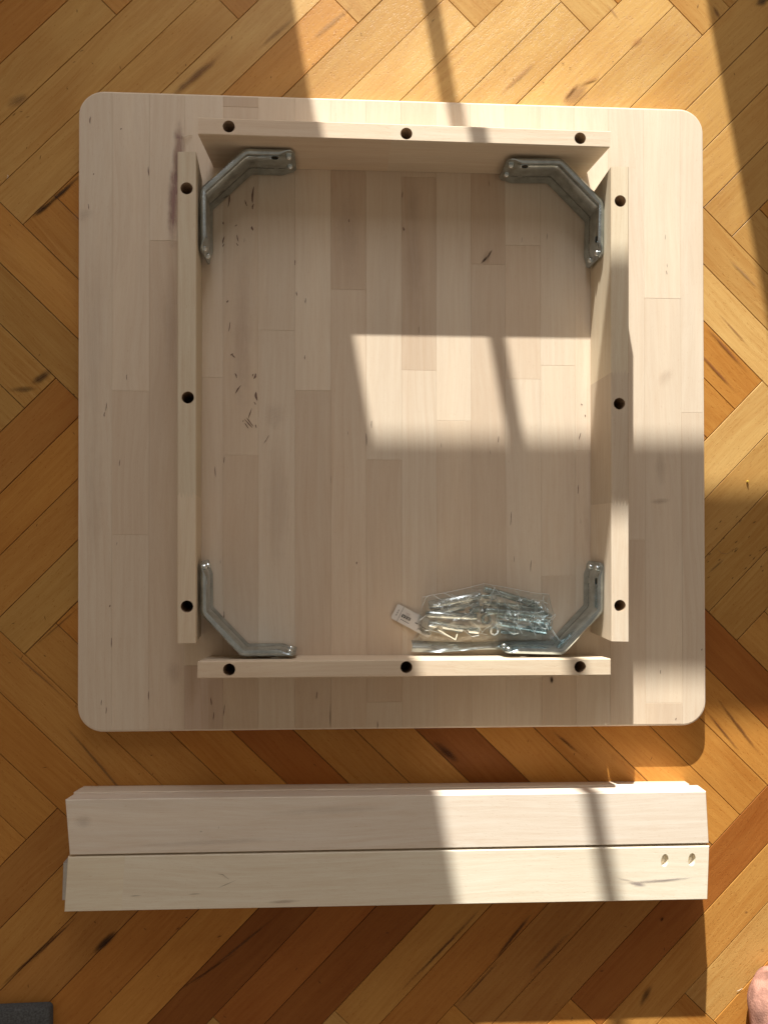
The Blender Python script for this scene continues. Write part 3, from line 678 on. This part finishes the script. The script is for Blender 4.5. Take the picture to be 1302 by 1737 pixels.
# the creases: long fine folds of film standing proud, one mesh
V = []; F = []
def fold(pts, wpx=1.1, z0=.0225):
    P = [at(x, y, ZT + z0 + rnd.uniform(-.001, .001)) for x, y in pts]
    for i in range(len(P) - 1):
        a, b = P[i], P[i + 1]; d = (b - a).normalized(); n_ = Vector((-d.y, d.x, 0)) * wpx * .00034; k = len(V)
        V.extend([a - n_, b - n_, b + Vector((0, 0, .0009)), a + Vector((0, 0, .0009)), b + n_, a + n_]); F.extend([(k, k + 1, k + 2, k + 3), (k + 3, k + 2, k + 4, k + 5)])
FD = [[(845, 1012), (846, 1030), (843, 1050), (850, 1060)], [(843, 1012), (844, 1040), (840, 1060)], [(849, 1008), (860, 1030), (870, 1048), (885, 1075)], [(834, 993), (848, 1008)], [(820, 991), (820, 1004)], [(908, 1015), (907, 1040), (903, 1065), (908, 1078)], [(911, 1017), (910, 1045), (907, 1072)],
      [(875, 1018), (880, 1035), (877, 1060)], [(875, 1002), (884, 1018)], [(862, 1050), (868, 1040), (873, 1075)], [(885, 1045), (892, 1055), (900, 1048), (905, 1058)], [(918, 1022), (926, 1030), (930, 1045)], [(905, 1050), (915, 1062), (925, 1068), (932, 1052)], [(920, 1045), (933, 1048), (942, 1042)], [(936, 1068), (945, 1082), (949, 1090)],
      [(735, 1010), (748, 1018), (752, 1035)], [(752, 1006), (770, 1014), (790, 1020), (800, 1010)], [(748, 1030), (762, 1022), (780, 1018)], [(765, 1008), (775, 1016), (783, 1025)], [(712, 1052), (722, 1044), (740, 1040)], [(797, 1050), (808, 1062), (817, 1072)], [(800, 1048), (815, 1068)], [(716, 1028), (722, 1014), (728, 1010)], [(727, 1068), (742, 1072), (760, 1080)], [(780, 1065), (800, 1080), (812, 1078)],
      [(890, 1012), (898, 1020), (905, 1016)], [(922, 1010), (920, 1020), (928, 1024)], [(856, 1066), (870, 1076), (880, 1074)], [(813, 1060), (812, 1074), (826, 1077)]]
for i in range(34):
    x, y = rnd.choice(((rnd.uniform(895, 935), rnd.uniform(1015, 1072)), (rnd.uniform(730, 810), rnd.uniform(1008, 1036)), (rnd.uniform(720, 930), rnd.uniform(1010, 1075)))); a = rnd.uniform(0, 6.28); pts = [(x, y)]
    for k in range(rnd.randint(2, 4)): a += rnd.uniform(-.8, .8); x += 8 * math.cos(a); y += 8 * math.sin(a); pts.append((x, y))
    if all(pip(px_, py_, OUT) and py_ < 1078 for px_, py_ in pts): FD.append(pts)
for p in FD: fold(p, rnd.uniform(.7, 1.2))
for i in range(len(OUT)): fold([OUT[i - 1], OUT[i]], .8, .0045)
M_FOLD = N('creased_film'); _d = M_FOLD.n('ShaderNodeBsdfPrincipled', {'Base Color': (.92, .96, .95, 1), 'Roughness': .18, 'Specular IOR Level': .9}); M_FOLD.put(M_FOLD.out, 0, M_FOLD.n('ShaderNodeMixShader', {0: .8, 1: M_FOLD.n('ShaderNodeBsdfTransparent'), 2: _d})); M_FOLD = M_FOLD.m
tag(mk('film_crease', V, F, M_FOLD, bag, 0), kind='stuff')
# folded hem standing up towards the rail
V = []; F = []; nx, ny = 60, 9
for j in range(ny + 1):
    for i in range(nx + 1):
        u = i / nx; v = j / ny
        x = 697 + 248 * u + (2 * math.sin(v * 3)); ytop = 1086 + 2 * math.sin(u * 5) + 3 * u; ybot = 1106 - 5 * u + 1.5 * math.sin(u * 9)
        y = ytop + (ybot - ytop) * v
        z = .007 + .006 * math.sin(v * math.pi * .9) + .002 * math.sin(u * 11 + v * 4) * v + .010 * v * v
        V.append(at(x, y, ZT + max(z, .002)))
for j in range(ny):
    for i in range(nx): k = j * (nx + 1) + i; F.append((k, k + 1, k + nx + 2, k + nx + 1))
mk('bag_hem', V, F, M_FLAP, bag, 0, smooth=80)

# paper tag
tg = thing('paper_tag', at(700, 1050, ZT), 'small white printed paper tag sticking out of the left end of the bag', 'label')
TA = [(674.6, 1024.2), (740, 1058), (727, 1083), (662.5, 1048.6)]; TZ = [.003, .0075, .0075, .003]
def tp(s, t, dz=0):
    q = [at(x, y, ZT + z) for (x, y), z in zip(TA, TZ)]; p = bil(q, s, t); p.z += dz; return p
out = []
for cx, cy, a0 in ((.04, .1, 180), (.96, .1, 270), (.96, .9, 0), (.04, .9, 90)):
    for k in range(5):
        a = math.radians(a0 + k * 22.5); out.append((cx + .04 * math.cos(a), cy + .1 * math.sin(a)))
mk('tag_paper', *loft([[tp(s, t, -.0003) for s, t in out], [tp(s, t) for s, t in out]]), M_PAPER, tg, 0)
def patch(name, s0, s1, t0, t1, mat, dz=.0002, rnd_=0):
    mk(name, [tp(s0, t0, dz), tp(s1, t0, dz), tp(s1, t1, dz), tp(s0, t1, dz)], [(0, 1, 2, 3)], mat, tg, 0)
def text(body, s, t, size, mat, flip=True, dz=.0004):
    c = bpy.data.curves.new('t', 'FONT'); c.body = body; c.size = 1; c.align_x = 'CENTER'; c.align_y = 'CENTER'
    o = bpy.data.objects.new('t', c); COL.objects.link(o); bpy.context.view_layer.update()
    me = bpy.data.meshes.new_from_object(o.evaluated_get(bpy.context.evaluated_depsgraph_get())); bpy.data.objects.remove(o)
    p = tp(s, t, dz); ex = (tp(s + .05, t) - tp(s, t)).normalized(); ey = (tp(s, t - .05) - tp(s, t)).normalized()
    if flip: ex, ey = -ex, -ey
    vs = [p + ex * v.co.x * size + ey * v.co.y * size for v in me.vertices]; fs = [tuple(q.vertices) for q in me.polygons]
    bpy.data.meshes.remove(me)
    return mk('printed_text', vs, fs, mat, tg, 0)
patch('logo_panel', .20, .42, .42, .62, M_INK)
text('IKEA', .31, .52, .0048, M_PAPER, dz=.0006)
text('----', .31, .28, .0040, M_REDINK); text('-----', .33, .36, .003, M_INK)
for i in range(5): patch('print_dash', .22 + .045 * i, .25 + .045 * i, .75, .79, M_INK)
patch('print_line', .155, .162, .02, .98, M_INK)
for i in range(3): patch('print_dash', .075, .09, .3 + i * .15, .4 + i * .15, M_INK)
patch('print_dash', .55, .62, .52, .57, M_INK); text('o', .68, .55, .005, M_INK); patch('print_dash', .72, .84, .56, .60, M_INK)
text('1', .67, .80, .0045, M_INK)
text('0000001', .83, .74, .0042, M_INK)

# ------------------------------------------------------------------ small loose things
def strand(name, pts, z, r, mat, label, cat):
    P = [at(x, y, z + dz) for x, y, dz in pts]; root = thing(name, P[0], label, cat); V = []; F = []
    n = 6
    for i, p in enumerate(P):
        d = (P[min(i + 1, len(P) - 1)] - P[max(i - 1, 0)]).normalized(); u = d.cross(Vector((0, 0, 1))).normalized(); v_ = d.cross(u)
        rr = r * (.4 if i in (0, len(P) - 1) else 1)
        V += [p + (u * math.cos(2 * math.pi * k / n) + v_ * math.sin(2 * math.pi * k / n)) * rr for k in range(n)]
    for i in range(len(P) - 1):
        for k in range(n): F.append((i * n + k, i * n + (k + 1) % n, (i + 1) * n + (k + 1) % n, (i + 1) * n + k))
    mk('curl', V, F, mat, root, 0, smooth=60)
strand('wood_shaving', [(308, 228, .001), (310, 231, .0016), (314, 232, .002), (318, 230, .0022), (322, 229, .0018), (327, 229, .001)], ZT + .0005, .0006, M_SHAVE, 'tiny pale curl of wood on the tabletop left of the top rail', 'wood shaving')
strand('wood_shaving', [(12, 296, .001), (14, 298, .002), (13, 301, .0015), (11, 302, .001)], .001, .0005, M_SHAVE, 'tiny pale curl of wood on the parquet at the far left edge', 'wood shaving')
strand('fluff', [(1249, 1682, .001), (1254, 1680, .0012), (1259, 1677, .001)], .0003, .0003, M_SHAVE, 'speck of white fluff on the floor beside the pink sock', 'fluff')
strand('hair_strand', [(1215, 640 + 290, .0006), (1222, 938, .0006), (1232, 940, .0006), (1240, 935, .0006)], .001, .00016, M_HAIR, 'fine dark hair on the floor right of the tabletop', 'hair')
strand('hair_strand', [(388, 1492, .0004), (378, 1484, .0004), (370, 1483, .0004)], ZL, .00016, M_HAIR, 'fine curved hair on the front leg stack', 'hair')
cr = thing('crumb', at(1266, 817, 0), 'small yellow crumb on the sunlit floor right of the tabletop', 'crumb')
vv, ff = lathe([(0, .0008), (.001, .0016), (.0024, .0014), (.0034, .0006)], at(1266, 817, 0) + Vector((0, 0, .0002)), at(1266, 817, 0) + Vector((.0003, .0004, .004)), 7)
mk('crumb_grain', [v + Vector((rnd.uniform(-.0004, .0004), rnd.uniform(-.0004, .0004), 0)) for v in vv], ff, M_CRUMB, cr, 0)

# dark felt corner at the lower left
c0 = at(84, 1710.5, .012); pts = []
x0, y1, x1, y0 = c0.x - .24, c0.y, c0.x, c0.y - .30; r = .006
for cx, cy, a0 in ((x1 - r, y1 - r, 0), (x0 + r, y1 - r, 90), (x0 + r, y0 + r, 180), (x1 - r, y0 + r, 270)):
    for k in range(7):
        a = math.radians(a0 + 15 * k); pts.append(Vector((cx + r * math.cos(a), cy + r * math.sin(a), 0)))
mat_t = thing('felt_pad', (c0.x - .12, c0.y - .15, 0), 'corner of a charcoal grey felt pad at the lower left edge', 'pad')
mk('pad_body', *loft([z_(pts, .0006), z_(pts, .010), z_(inset(pts, .0008), .0115), z_(inset(pts, .0022), .012)]), M_DARKFELT, mat_t, 0, smooth=50)
mk('seam', *loft([z_(inset(pts, .0150), .0118), z_(inset(pts, .0150), .0123), z_(inset(pts, .0156), .0123), z_(inset(pts, .0156), .0118)], cap=False), M_DARKFELT, mat_t, 0)

# foot in a pink sock, only the rounded toe is in the picture; it points up the picture
toe = at(1320, 1655, .03); V = []; rings = []
ax = Vector((.10, -1, 0)).normalized(); sd = Vector((ax.y, -ax.x, 0)) * -1
stn = [(0.0, .004, .010, .024), (.0025, .016, .018, .024), (.007, .026, .024, .025), (.015, .034, .029, .029), (.028, .0395, .032, .032), (.045, .042, .034, .034), (.065, .042, .037, .037), (.09, .039, .043, .043), (.12, .035, .051, .051), (.15, .033, .060, .060), (.18, .033, .064, .064), (.205, .031, .055, .055), (.222, .022, .035, .036), (.228, .006, .012, .030)]
for t, w2, h2, zc in stn:
    ring_ = []
    for k in range(36):
        a = 2 * math.pi * k / 36; x = w2 * math.cos(a); z = h2 * math.sin(a)
        p = toe + ax * t + sd * x; p.z = max(.0008, zc + z); 
        wr = .0050 * noise.noise(Vector((p.x * 55, p.y * 75, p.z * 60))) + .0012 * noise.noise(Vector((p.x * 170, p.y * 120, p.z * 150)))
        p += (sd * math.cos(a) + Vector((0, 0, math.sin(a)))) * wr; p.z = max(.0008, p.z); ring_.append(p)
    rings.append(ring_)
sock = thing('sock', Vector((toe.x, toe.y, 0)), 'rounded toe of a pale pink wrinkled sock at the lower right edge', 'sock')
so = mk('sock_knit', *loft(rings), M_SOCK, sock, 0, smooth=80)
sm = so.modifiers.new('s', 'SUBSURF'); sm.levels = 2; sm.render_levels = 2

# ------------------------------------------------------------------ wall with the glazed door that lets the sun in (behind the top of the picture)
def box(x0, x1, y0, y1, z0, z1): return loft([[Vector((x0, y0, z0)), Vector((x1, y0, z0)), Vector((x1, y1, z0)), Vector((x0, y1, z0))], [Vector((x0, y0, z1)), Vector((x1, y0, z1)), Vector((x1, y1, z1)), Vector((x0, y1, z1))]])
YW = 1.6; DX0, DX1 = -.231, .280
V = []; F = []
for b in (box(-1.6, DX0 - .09, YW - .04, YW + .12, -.0, 2.6), box(DX1 + .09, 1.9, YW - .04, YW + .12, -.0, 2.6), box(DX0 - .09, DX1 + .09, YW - .04, YW + .12, 2.1, 2.6)):
    k = len(V); V += b[0]; F += [tuple(i + k for i in q) for q in b[1]]
wall = tag(mk('wall', V, F, M_WALL), 'plain painted wall round the glazed door', kind='structure')
door = thing('balcony_door', (.02, YW, 0), 'white glazed balcony door with a cross rail that lets the sun in', 'door')
for nm, b in (('stile', box(DX0 - .088, DX0, YW - .02, YW + .02, .002, 2.098)), ('stile', box(DX1, DX1 + .088, YW - .02, YW + .02, .002, 2.098)), ('bottom_rail', box(DX0, DX1, YW - .02, YW + .02, .002, .16)),
              ('cross_rail', box(DX0, DX1, YW - .02, YW + .02, .629, .722)), ('top_rail', box(DX0, DX1, YW - .02, YW + .02, 1.98, 2.098)), ('glazing_bar', box(-.0735, -.0545, YW - .004, YW + .004, .16, .629)), ('glazing_bar', box(-.0735, -.0545, YW - .004, YW + .004, .722, 1.98))):
    mk(nm, *b, M_DOORPAINT, door, 0)
for x0, x1, z0, z1 in ((DX0, -.0735, .16, .629), (-.0545, DX1, .16, .629), (DX0, -.0735, .722, 1.98), (-.0545, DX1, .722, 1.98)):
    mk('pane', [Vector((x0, YW, z0)), Vector((x1, YW, z0)), Vector((x1, YW, z1)), Vector((x0, YW, z1))], [(0, 1, 2, 3)], M_GLASS, door, 0)
print('objects', len(bpy.data.objects))
